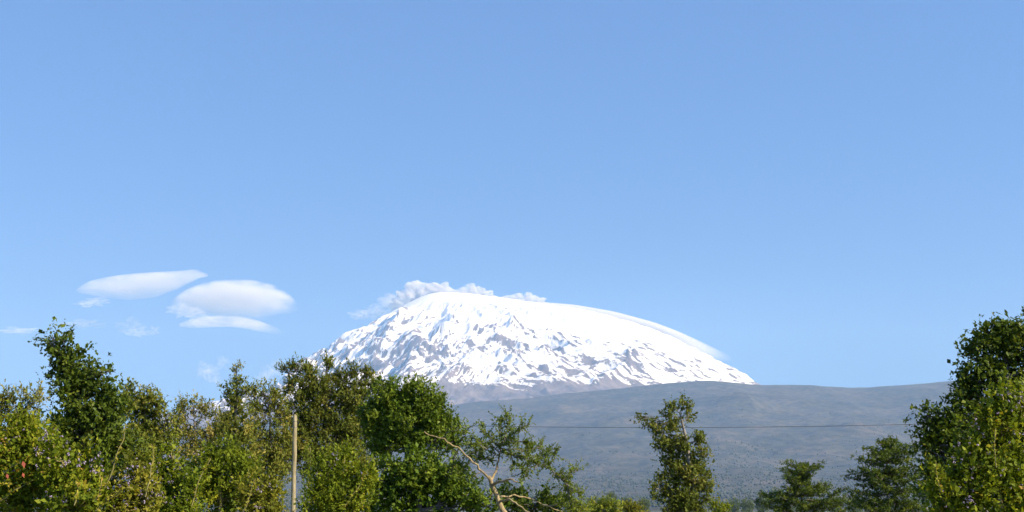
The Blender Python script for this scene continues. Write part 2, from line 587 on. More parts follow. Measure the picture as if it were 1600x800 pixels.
# ------------------------------------------------------------------ clouds (beyond the far end of the haze)
def uv_blob(nu, nv):
    th = np.linspace(0, np.pi, nv + 1)[1:-1]
    ph = np.linspace(0, 2 * np.pi, nu, endpoint=False)
    T, Ph = np.meshgrid(th, ph, indexing='ij')
    d = np.stack([np.sin(T) * np.cos(Ph), np.sin(T) * np.sin(Ph), np.cos(T)], -1).reshape(-1, 3)
    d = np.concatenate([d, [[0, 0, 1]], [[0, 0, -1]]])
    nr = nv - 1
    quads = []; tris = []
    for i in range(nr - 1):
        for j in range(nu):
            quads.append((i * nu + j, (i + 1) * nu + j, (i + 1) * nu + (j + 1) % nu, i * nu + (j + 1) % nu))
    top, bot = nr * nu, nr * nu + 1
    for j in range(nu):
        tris.append((top, j, (j + 1) % nu))
        tris.append((bot, (nr - 1) * nu + (j + 1) % nu, (nr - 1) * nu + j))
    return d, np.array(quads), np.array(tris)


def lens_cloud(name, label, px, py_c, py_top, py_bot, Y, mat, depth=0.5, rough=0.02, seed=0, taper=1.0):
    """a smooth wave cloud: spine through px/py_c, top and underside curves given along it"""
    px = np.asarray(px, float)
    nx, nr = 90, 28
    s = np.linspace(0, 1, nx)
    t = (px - px[0]) / (px[-1] - px[0])
    sm = lambda a: smooth_interp(s, t, np.asarray(a, float), 0.02)
    cpx = px[0] + s * (px[-1] - px[0])
    up = np.maximum(sm(np.asarray(py_c) - np.asarray(py_top)), 0.15)
    dn = np.maximum(sm(np.asarray(py_bot) - np.asarray(py_c)), 0.15)
    cy = sm(py_c)
    half = (px[-1] - px[0]) / 2 * Y / F * depth
    wy = half * np.sqrt(np.maximum(1 - (2 * s - 1) ** 2, 0.002)) ** taper
    a = np.linspace(0, 2 * np.pi, nr, endpoint=False)
    V = []
    for i in range(nx):
        x, z = P(cpx[i], cy[i], Y)
        zz = np.where(np.sin(a) > 0, up[i], dn[i]) * Y / F * np.sin(a)
        yy = wy[i] * np.cos(a)
        jit = 1 + rough * fbm(s[i] * 9 + 3 * np.cos(a), np.sin(a) * 2 + seed, 3, seed + 200)
        V.append(np.stack([np.full(nr, float(x)), Y + yy, float(z) + zz * jit], -1))
    V = np.concatenate(V)
    q = [(i * nr + j, i * nr + (j + 1) % nr, (i + 1) * nr + (j + 1) % nr, (i + 1) * nr + j) for i in range(nx - 1) for j in range(nr)]
    c0 = len(V); V = np.concatenate([V, V[:nr].mean(0)[None], V[-nr:].mean(0)[None]])
    tr = [(c0, (j + 1) % nr, j) for j in range(nr)] + [(c0 + 1, (nx - 1) * nr + j, (nx - 1) * nr + (j + 1) % nr) for j in range(nr)]
    o0 = 0.5 * (V.min(0) + V.max(0)); half = 0.5 * (V.max(0) - V.min(0))
    me = make_mesh(name, V - o0, q, tr, smooth=True)
    if isinstance(mat, dict):
        kw = dict(mat); z = kw.pop("zr", None); fit = kw.pop("fit", True)
        if z: kw["thin"] = (z[0] * half[2], z[1] * half[2], z[2])
        if "tailr" in kw: kw["tail"] = (kw["tailr"][0] * half[0], kw["tailr"][1] * half[0], 0.0); kw.pop("tailr")
        mat = cloud_material(name, half=half if fit else None, **kw)
    return tag(link(name, me, mat, loc=o0), label, "cloud")


def puff_cloud(name, label, lobes, Y, mat, seed=0, rough=0.22):
    """one lumpy cloud: the outer skin of overlapping puffs, as a single closed mesh per puff joined in one object"""
    d, q, t = uv_blob(44, 26)
    V = []; Q = []; T = []
    for k, (px, py, rx, rz, *dy) in enumerate(lobes):
        c = pt(px, py, Y + (dy[0] if dy else 0))
        n = fbm(d[:, 0] * 1.6 + 0.9 * d[:, 1] + k, d[:, 2] * 1.6 - 0.7 * d[:, 1] + seed, 3, 300 + seed + k, 0.5)
        rr = 1 + rough * 2 * n
        s = Y / F
        v = c + d * rr[:, None] * np.array([rx * s, max(rx, rz) * s * 0.7, rz * s])
        b = sum(len(x) for x in V)
        V.append(v); Q.append(q + b); T.append(t + b)
    V = np.concatenate(V); o0 = V.mean(0)
    me = make_mesh(name, V - o0, np.concatenate(Q), np.concatenate(T), smooth=True)
    return tag(link(name, me, mat, loc=o0), label, "cloud")


def build_clouds():
    YC = 42000.0
    m1 = dict(density=0.0021, zr=(-1.0, 0.6, 0.2), noise=0.55, scale=0.0016, flat=2.6)
    m1b = dict(density=0.0017, zr=(-1.0, 0.5, 0.2), noise=0.6, scale=0.0012, flat=3.0, fit=False)
    m2 = dict(density=0.0012, noise=1.0, scale=0.0022, flat=1.6, fit=False, zr=(-1.0, 0.3, 0.15), tailr=(1.0, 0.3))
    m3 = cloud_material("wisp_cloud", 0.0015, noise=1.0, scale=0.003, flat=2.0)
    m4 = cloud_material("summit_cloud", 0.018, noise=0.45, scale=0.0032)
    m6 = dict(density=0.008, noise=0.25, scale=0.001, flat=4.0, fit=False, tailr=(0.98, 0.35))
    m7 = cloud_material("summit_veil", 0.0022, noise=0.8, scale=0.0022, flat=1.6)
    m5 = cloud_material("grey_veil", 0.0009, noise=1.0, scale=0.0025, flat=1.6)
    lens_cloud("lens_cloud", "large smooth lens-shaped cloud with a bright domed top, left of the mountain",
               [262, 285, 305, 330, 360, 395, 425, 448, 466], [484, 474, 468, 464, 464, 467, 472, 477, 480],
               [477, 458, 448, 440, 436, 437, 444, 455, 474], [491, 490, 490, 493, 501, 504, 501, 496, 487], YC, m1, 0.55, 0.03, 1)
    lens_cloud("lens_cloud", "long flat lens cloud tilting up to a hook, highest on the left",
               [120, 145, 175, 205, 240, 270, 290, 308, 325], [455, 450, 446, 444, 441, 436, 432, 428, 430],
               [453, 440, 434.5, 430, 427.5, 426, 425.5, 422, 428], [457, 462, 467, 469, 464, 452, 441, 432, 431], YC + 2500, m1b, 0.5, 0.03, 2)
    lens_cloud("lens_cloud", "thin arched cloud strip under the large lens cloud",
               [280, 300, 330, 355, 380, 405, 430, 457], [507, 503, 499, 499, 501, 507, 515, 526],
               [506, 500, 495.5, 495.5, 496.5, 501.5, 510.5, 525.5], [511, 513, 511, 510, 513, 518, 522, 527], YC - 1500, m2, 0.4, 0.05, 3)
    puff_cloud("cloud_tuft", "small ragged tuft joining the large lens cloud to the strip below",
               [(290, 487, 24, 9), (308, 494, 20, 7), (278, 484, 16, 6), (326, 498, 18, 5)], YC - 800, m3, 4, 0.35)
    puff_cloud("cloud_tuft", "small white wisp under the left end of the highest lens cloud",
               [(150, 471, 17, 6), (135, 475, 18, 3.5), (162, 468, 7, 5)], YC + 1000, m3, 5, 0.4)
    puff_cloud("cloud_wisp", "faint flat wisp above the tall leaning tree at the left",
               [(132, 506, 24, 6), (150, 508, 14, 4), (30, 517, 26, 5)], YC + 3000, m5, 6, 0.4)
    puff_cloud("cloud_wisp", "faint wisp drifting below the gap between the lens clouds",
               [(200, 509, 20, 10), (215, 519, 18, 7), (240, 517, 9, 7)], YC + 3000, m5, 7, 0.4)
    puff_cloud("cloud_wisp", "faint puff low in the sky above the slim conical tree",
               [(322, 580, 18, 12), (350, 565, 10, 9), (335, 590, 12, 8)], YC + 4000, m5, 8, 0.4)
    puff_cloud("cloud_wisp", "pale puff low behind the mountain's left foot",
               [(425, 580, 16, 14), (412, 592, 13, 12), (436, 570, 9, 10)], YC + 4000, m5, 9, 0.4)
    YS = 35500.0
    puff_cloud("summit_cloud", "bright heaped cloud rising behind the mountain's highest point",
               [(648, 456, 20, 15), (668, 453, 18, 11), (688, 453, 17, 10), (634, 464, 15, 15), (702, 458, 14, 8), (622, 474, 14, 12)], YS, m4, 11, 0.25)
    puff_cloud("summit_cloud", "small white puff on the skyline right of the summit",
               [(735, 456, 15, 11), (752, 459, 14, 8), (722, 458, 12, 7), (766, 463, 9, 5)], YS + 400, m4, 12, 0.28)
    puff_cloud("summit_cloud", "low row of little puffs on the skyline further right",
               [(806, 466, 13, 7), (825, 468, 12, 8), (842, 470, 10, 5), (790, 467, 9, 5)], YS + 200, m4, 13, 0.28)
    puff_cloud("summit_cloud", "grey veil of cloud trailing off the mountain's left shoulder",
               [(610, 482, 26, 15), (585, 488, 22, 11), (632, 474, 14, 12), (562, 492, 16, 7)], YS + 600, m7, 14, 0.35)
    lens_cloud("cap_cloud", "smooth white cap cloud streaming off the mountain's right skyline",
               [770, 830, 900, 960, 1020, 1060, 1100, 1130, 1155], [477, 480, 487, 499, 516, 532, 550, 560, 564],
               [471, 472, 478.5, 489, 505, 519.5, 537, 551, 562], [486, 492, 500, 511, 527, 541, 556, 563, 566], YS, m6, 0.25, 0.02, 15)


build_clouds()


# ------------------------------------------------------------------ plants
def unit(v):
    return v / np.maximum(np.linalg.norm(v, axis=-1, keepdims=True), 1e-9)


class Wood:
    """tapered tubes gathered into one mesh"""
    def __init__(self):
        self.v = []; self.q = []; self.n = 0

    def tube(self, pts, rad, sides=6):
        pts = np.asarray(pts, float); rad = np.asarray(rad, float)
        tan = unit(np.gradient(pts, axis=0))
        ref = np.array([0.31, 0.9, 0.17])
        a = unit(np.cross(tan, ref)); b = np.cross(tan, a)
        ang = np.linspace(0, 2 * np.pi, sides, endpoint=False)
        ring = pts[:, None] + rad[:, None, None] * (a[:, None] * np.cos(ang)[None, :, None] + b[:, None] * np.sin(ang)[None, :, None])
        n = len(pts)
        i = np.arange(n - 1)[:, None] * sides; j = np.arange(sides)[None]
        q = np.stack([i + j, i + (j + 1) % sides, i + sides + (j + 1) % sides, i + sides + j], -1).reshape(-1, 4)
        self.v.append(ring.reshape(-1, 3)); self.q.append(q + self.n)
        self.n += n * sides
        # close the thin end
        c = self.n
        self.v.append(pts[-1:] + tan[-1:] * rad[-1]); self.n += 1
        e = c - sides
        self.q.append(np.array([(e + k, e + (k + 1) % sides, c, c) for k in range(sides)]))

    def mesh(self, name, origin):
        v = np.concatenate(self.v) - origin
        q = np.concatenate(self.q)
        deg = q[:, 2] == q[:, 3]
        return make_mesh(name, v, q[~deg], q[deg][:, :3], smooth=True)


def bend(a, b, rs, n=5, wob=0.08, sag=0.0):
    """a gently crooked line from a to b"""
    a = np.asarray(a, float); b = np.asarray(b, float)
    t = np.linspace(0, 1, n)[:, None]
    L = np.linalg.norm(b - a)
    p = a + (b - a) * t
    j = rs.normal(0, wob * L, (n, 3)); j[0] = 0; j[-1] = 0
    p = p + j * np.sin(t * np.pi)
    p[:, 2] += (sag * L * np.sin(t * np.pi))[:, 0]
    return p


STYLE = {
    # leaf length, width, twig length, leaves per twig, clump radius, outward, up, random
    'broad': dict(L=.082, W=.054, tw=.22, n=7, cr=.34, out=.7, up=.25, rnd=.6),
    'dense': dict(L=.07, W=.048, tw=.18, n=7, cr=.26, out=.8, up=.2, rnd=.5),
    'feather': dict(L=.085, W=.040, tw=.24, n=9, cr=.27, out=.6, up=.45, rnd=.55),
    'needle': dict(L=.14, W=.055, tw=.22, n=8, cr=.20, out=.9, up=.2, rnd=.4),
    'shrub': dict(L=.042, W=.026, tw=.16, n=9, cr=.15, out=.55, up=.55, rnd=.6),
    'far': dict(L=.9, W=.6, tw=1.6, n=6, cr=1.6, out=.7, up=.3, rnd=.6),
}


class Leaves:
    def __init__(self):
        self.v = []; self.t = []

    def add(self, p, d, nrm, L, W, tint):
        d = unit(d); w = unit(np.cross(nrm, d)); up = np.cross(d, w)
        L = np.broadcast_to(np.asarray(L, float), (len(p),))[:, None]; W = np.broadcast_to(np.asarray(W, float), (len(p),))[:, None]
        mid = p + d * L * 0.45 + up * L * 0.09
        q = np.stack([p, mid + w * W * 0.5, p + d * L, mid - w * W * 0.5], 1)
        self.v.append(q.reshape(-1, 3)); self.t.append(np.repeat(tint, 4))

    def mesh(self, name, origin):
        v = np.concatenate(self.v) - origin
        q = np.arange(len(v)).reshape(-1, 4)
        return make_mesh(name, v, q, attrs={"tint": np.concatenate(self.t)})


def fill_lobe(lv, c, R, st, dens, rs, tint0=0.5, shell=0.45, tips=0.0, floor=None):
    """leafy clumps through one ellipsoid of a crown; returns the clump centres"""
    s = st
    R = np.maximum(R - 0.28 * s['tw'], 0.6 * R)
    area = np.pi * R[0] * R[2]
    nleaf = int(1.5 * dens * area / (0.5 * s['L'] * s['W']))
    ntw = max(6, nleaf // s['n'])
    ncl = int(np.clip(2.2 * area / s['cr'] ** 2, 7, 420))
    d = unit(rs.normal(size=(ncl, 3)))
    rad = shell + (1 - shell) * rs.random(ncl) ** 0.6
    rad = np.minimum(rad * (1 + 0.16 * rs.normal(size=ncl)), 1.05)
    cc = c + d * rad[:, None] * R
    cs = s['cr'] * rs.uniform(0.6, 1.25, ncl)
    ct = np.clip(tint0 + 0.17 * rs.normal(size=ncl), 0, 1)
    k = rs.integers(0, ncl, ntw)
    outw = unit(cc[k] - (c - np.array([0, 0, 0.35 * R[2]])))
    org = cc[k] + rs.normal(size=(ntw, 3)) * cs[k][:, None] * 0.42
    td = unit(outw * s['out'] + np.array([0, 0, 1]) * s['up'] + rs.normal(size=(ntw, 3)) * s['rnd'])
    tl = s['tw'] * rs.uniform(0.6, 1.3, ntw)
    if tips:
        long_ = rs.random(ntw) < tips
        tl = np.where(long_, tl * 2.1, tl)
        td = np.where(long_[:, None], unit(td + np.array([0, 0, 0.8])), td)
    m = s['n']
    f = (np.arange(m)[None] + rs.random((ntw, m))) / m
    p = org[:, None] + td[:, None] * (tl[:, None] * (f - 0.35))[..., None]
    p = p.reshape(-1, 3); tdr = np.repeat(td, m, 0)
    side = rs.normal(size=p.shape)
    ld = unit(tdr * 0.75 + unit(side) * 0.85 + np.array([0, 0, 0.1]))
    loc = unit(p - np.repeat(cc[k], m, 0))
    nr = unit(np.array([0, 0, 0.45]) + np.repeat(outw, m, 0) * 0.5 + loc * 0.55 + rs.normal(size=p.shape) * 0.42)
    sz = np.clip(np.exp(rs.normal(-0.08, 0.36, len(p))), 0.4, 2.0)
    tint = np.clip(np.repeat(ct[k], m) + 0.10 * rs.normal(size=len(p)) + 0.12 * (f.ravel() - 0.5), 0, 1)
    keep = p[:, 2] > 0.03 if floor is None else p[:, 2] > floor
    if keep.any():
        lv.add(p[keep], ld[keep], nr[keep], (s['L'] * sz)[keep], (s['W'] * sz)[keep], tint[keep])
    return cc


def plant(name, label, cat, Y, trunk, lobes, style, dens, leaf_mat, wood_mat, seed, group=None,
          tint=0.5, shell=0.45, tips=0.0, dy=0.0, limbs=7, scale=1.0, thick=1.0, depth=0.8):
    """trunk: [(px, py, radius m), ...] from the foot upwards (foot goes to the ground);
    lobes: (px, py, half width px, half height px[, depth shift m[, density factor]])"""
    rs = np.random.default_rng(seed)
    st = dict(STYLE[style])
    if scale != 1.0:
        for k in ('L', 'W', 'tw', 'cr'): st[k] *= scale
    m = Y / F
    tp = [pt(a, b, Y) for a, b, _ in trunk]
    foot = tp[0].copy(); foot[2] = float(terrain(np.array([foot[0]]), np.array([foot[1]]))[0]) if Y > 400 else 0.0
    tp[0] = foot
    root = empty(name, foot)
    tag(root, label, cat, group)
    wd = Wood(); lv = Leaves()
    tr = [r * thick for _, _, r in trunk]
    # smooth the trunk line
    n = 4 * len(tp)
    tt = np.linspace(0, len(tp) - 1, n)
    tpa = np.stack([np.interp(tt, range(len(tp)), [p[i] for p in tp]) for i in range(3)], 1)
    tra = np.interp(tt, range(len(tp)), tr)
    tpa[1:-1] += rs.normal(0, 0.15 * tra[1:-1, None], (n - 2, 3))
    tra[0] *= 1.35
    wd.tube(tpa, tra, 8)
    for lb in lobes:
        px, py, rx, rz = lb[:4]
        sh = lb[4] if len(lb) > 4 else rs.normal(0, 0.12) * rx * m
        df = lb[5] if len(lb) > 5 else 1.0
        c = pt(px, py, Y + sh)
        R = np.array([rx * m, max(0.5 * (rx + rz), rx * depth) * m * depth, rz * m])
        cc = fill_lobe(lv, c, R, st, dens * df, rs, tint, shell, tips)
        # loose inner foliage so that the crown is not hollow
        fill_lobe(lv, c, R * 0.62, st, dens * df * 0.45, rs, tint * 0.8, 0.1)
        # a limb from the trunk to the lobe, then branches into it
        cand = np.linalg.norm(tpa - c, axis=1) + 0.9 * np.maximum(tpa[:, 2] - c[2] + 0.5 * R[2], 0) * 2
        i = int(np.argmin(cand))
        r0 = min(tra[i] * 0.62, 0.05 + 0.03 * R[0])
        lim = bend(tpa[i], c - np.array([0, 0, 0.2 * R[2]]), rs, 6, 0.05, -0.04)
        wd.tube(lim, np.linspace(r0, max(r0 * 0.45, 0.008), 6), 6)
        for j in rs.permutation(len(cc))[:limbs]:
            k0 = rs.integers(2, 6)
            wd.tube(bend(lim[k0], cc[j], rs, 4, 0.06), np.linspace(max(r0 * 0.38, 0.008), 0.004 + 0.0002 * Y, 4), 4)
    link("trunk", wd.mesh("trunk", foot), wood_mat, root)
    link("crown", lv.mesh("crown", foot), leaf_mat, root)
    return root, lv, rs


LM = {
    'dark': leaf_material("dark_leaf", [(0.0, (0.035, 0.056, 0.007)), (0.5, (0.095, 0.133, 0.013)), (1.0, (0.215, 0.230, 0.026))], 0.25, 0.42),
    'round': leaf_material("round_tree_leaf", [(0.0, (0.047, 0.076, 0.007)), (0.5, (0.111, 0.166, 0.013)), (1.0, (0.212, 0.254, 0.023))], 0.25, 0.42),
    'feather': leaf_material("feathery_leaf", [(0.0, (0.076, 0.087, 0.012)), (0.45, (0.158, 0.184, 0.024)), (0.8, (0.265, 0.240, 0.038)), (1.0, (0.402, 0.313, 0.067))], 0.3),
    'grey': leaf_material("grey_green_leaf", [(0.0, (0.080, 0.093, 0.017)), (0.45, (0.192, 0.200, 0.033)), (0.8, (0.323, 0.280, 0.059)), (1.0, (0.484, 0.378, 0.100))], 0.3),
    'shrub': leaf_material("shrub_leaf", [(0.0, (0.062, 0.092, 0.006)), (0.4, (0.158, 0.202, 0.011)), (0.75, (0.285, 0.303, 0.019)), (0.93, (0.428, 0.349, 0.030)), (1.0, (0.488, 0.294, 0.053))], 0.35),
    'olive': leaf_material("olive_shrub_leaf", [(0.0, (0.074, 0.082, 0.009)), (0.4, (0.185, 0.193, 0.017)), (0.75, (0.315, 0.285, 0.029)), (1.0, (0.443, 0.367, 0.067))], 0.35),
    'green': leaf_material("fresh_green_leaf", [(0.0, (0.037, 0.071, 0.007)), (0.5, (0.102, 0.158, 0.012)), (1.0, (0.225, 0.268, 0.025))], 0.3),
    'conifer': leaf_material("conifer_leaf", [(0.0, (0.038, 0.061, 0.009)), (0.5, (0.106, 0.145, 0.015)), (1.0, (0.232, 0.252, 0.026))], 0.25),
    'yellow': leaf_material("yellow_green_leaf", [(0.0, (0.101, 0.128, 0.012)), (0.5, (0.235, 0.275, 0.029)), (1.0, (0.403, 0.382, 0.050))], 0.35),
    'far': leaf_material("far_tree_leaf", [(0.0, (0.067, 0.094, 0.021)), (0.5, (0.125, 0.163, 0.033)), (1.0, (0.202, 0.224, 0.050))], 0.2),
}
BARK = bark_material("grey_brown_bark", (0.07, 0.055, 0.042), (0.24, 0.20, 0.16))
PALE = bark_material("pale_bark", (0.13, 0.11, 0.08), (0.34, 0.29, 0.22))
FEVER = bark_material("yellow_acacia_bark", (0.15, 0.10, 0.045), (0.46, 0.34, 0.15), 30)
STALK = bark_material("straw_stalk", (0.16, 0.13, 0.04), (0.34, 0.28, 0.09), 20)


def build_left_trees():
    plant("feathery_tree", "wispy grey-green tree at the far left edge of the picture", "tree", 44,
          [(8, 812, .10), (10, 740, .08), (18, 660, .04)],
          [(2, 640, 26, 34), (36, 640, 20, 32), (20, 690, 40, 40), (58, 625, 12, 20), (48, 690, 26, 36), (-30, 650, 30, 50)],
          'feather', 3.0, LM['grey'], BARK, 11, tips=.15)
    plant("leaning_tree", "tall dark-leaved tree with its pointed top leaning left, highest of the left trees", "tree", 31,
          [(150, 812, .14), (140, 730, .11), (118, 640, .07), (96, 560, .03)],
          [(78, 532, 11, 15), (99, 528, 13, 14), (92, 556, 24, 20), (118, 562, 17, 24), (105, 590, 34, 26), (142, 585, 20, 22), (164, 580, 13, 13),
           (125, 620, 44, 32), (160, 620, 32, 28), (135, 665, 54, 40), (175, 655, 36, 34), (150, 715, 70, 46), (100, 690, 34, 44)],
          'broad', 4.4, LM['dark'], BARK, 12, tips=.10, tint=.48)
    plant("bushy_tree", "brown-tinged bushy tree at the leaning tree's right shoulder", "tree", 36,
          [(225, 812, .10), (226, 730, .07), (228, 650, .03)],
          [(200, 612, 13, 14), (222, 622, 16, 17), (246, 632, 15, 18), (212, 645, 26, 28), (245, 665, 26, 30), (225, 700, 44, 42), (262, 660, 8, 24)],
          'broad', 4.0, LM['feather'], BARK, 13, tips=.15, scale=.85, tint=.42)
    plant("feathery_tree", "thin see-through tree with sky showing between its tops", "tree", 50,
          [(308, 812, .09), (306, 740, .06), (304, 660, .03)],
          [(285, 640, 11, 22), (303, 636, 9, 18), (322, 640, 12, 18), (340, 655, 11, 22), (290, 680, 22, 28), (325, 690, 26, 30), (270, 660, 8, 20), (300, 730, 48, 36)],
          'feather', 2.6, LM['grey'], BARK, 14, tips=.2, tint=.55)
    plant("conical_tree", "slim conical tree with a spire top beside the mountain's left foot", "tree", 47,
          [(368, 812, .10), (367, 740, .08), (369, 650, .05), (370, 580, .015)],
          [(369, 578, 7, 10), (368, 597, 11, 12), (367, 616, 16, 14), (352, 614, 8, 6), (384, 610, 8, 10), (368, 640, 17, 18), (358, 665, 22, 20), (380, 670, 18, 24), (366, 715, 42, 40)],
          'feather', 3.8, LM['feather'], BARK, 15, tips=.12, tint=.45)
    plant("feathery_tree", "loose feathery tree between the conical tree and the wooden post", "tree", 52,
          [(425, 812, .10), (424, 740, .07), (422, 650, .03)],
          [(396, 616, 8, 14), (409, 610, 9, 14), (428, 622, 13, 18), (412, 640, 20, 20), (440, 645, 14, 24), (402, 680, 24, 28), (436, 695, 26, 36), (412, 740, 46, 40)],
          'feather', 3.2, LM['feather'], BARK, 16, tips=.2, tint=.55)
    plant("spreading_tree", "broad feathery tree with upright tips standing before the snow slope", "tree", 54,
          [(520, 812, .16), (518, 750, .13), (510, 690, .09), (508, 620, .04)],
          [(446, 577, 11, 8), (463, 574, 14, 10), (482, 580, 15, 16), (511, 572, 9, 17), (530, 590, 13, 16), (552, 584, 11, 14), (575, 590, 12, 14), (590, 604, 13, 18),
           (470, 606, 26, 24), (510, 610, 30, 28), (552, 620, 30, 28), (485, 650, 42, 32), (540, 660, 48, 34), (470, 700, 34, 40), (530, 715, 62, 42), (590, 660, 26, 30)],
          'feather', 4.0, LM['feather'], BARK, 17, tips=.15, tint=.40, limbs=9)
    plant("round_tree", "dense round-domed green tree in front of the mountain's brown foot", "tree", 45,
          [(640, 812, .16), (640, 745, .13), (636, 705, .10), (632, 670, .05)],
          [(612, 622, 34, 28), (650, 620, 38, 26), (682, 642, 30, 26), (700, 668, 20, 26), (600, 655, 36, 34), (645, 655, 50, 36), (672, 684, 40, 24), (600, 690, 30, 22), (705, 690, 13, 16), (640, 695, 30, 12)],
          'dense', 5.5, LM['round'], BARK, 18, tips=.05, tint=.55, shell=.6, limbs=8)


def add_flowers(root, lobes, Y, count, seed, mat):
    """small heads of lilac florets on the outer shoots"""
    rs = np.random.default_rng(seed)
    lv = Leaves()
    m = Y / F
    org = np.array(root.location)
    for _ in range(count):
        px, py, rx, rz = lobes[rs.integers(0, len(lobes))][:4]
        d = unit(rs.normal(size=3)); d[1] = -abs(d[1]); d[2] = abs(d[2]) * 0.9
        c = pt(px, py, Y) + d * np.array([rx, 0.6 * (rx + rz), rz]) * m * rs.uniform(.85, 1.08)
        if c[2] < 0.4: continue
        for h in range(rs.integers(1, 4)):
            cc = c + rs.normal(0, .035, 3)
            n = 7
            dd = unit(rs.normal(size=(n, 3)) + np.array([0, -0.3, 0.6]))
            lv.add(cc + dd * 0.012, unit(np.cross(dd, rs.normal(size=(n, 3)))), dd, .013, .012, rs.random(n))
    return tag(link("flowers", lv.mesh("flowers", org), mat, root), kind="stuff")


def add_stalks(root, stalks, Y, seed, mat, leaf_mat):
    """straw-coloured wands standing clear of the bush, each with a few leaves"""
    rs = np.random.default_rng(seed)
    org = np.array(root.location)
    for pts in stalks:
        wd = Wood(); q = [pt(a, b, Y - .5) for a, b in pts]
        n = 8
        t = np.linspace(0, len(q) - 1, n)
        line = np.stack([np.interp(t, range(len(q)), [p[i] for p in q]) for i in range(3)], 1) + rs.normal(0, .006, (n, 3))
        wd.tube(line, np.linspace(.0055, .003, n), 5)
        o = link("stalk", wd.mesh("stalk", org), mat, root)
        lv = Leaves(); k = 44
        f = rs.random(k) * (n - 1.01); i = f.astype(int)
        p = line[i] + (line[i + 1] - line[i]) * (f - i)[:, None]
        lv.add(p, unit(rs.normal(size=(k, 3)) + np.array([0, 0, .4])), unit(rs.normal(size=(k, 3)) + np.array([0, -.4, .6])), .04, .02, rs.uniform(.5, 1, k))
        link("leaves", lv.mesh("leaves", org), leaf_mat, o)


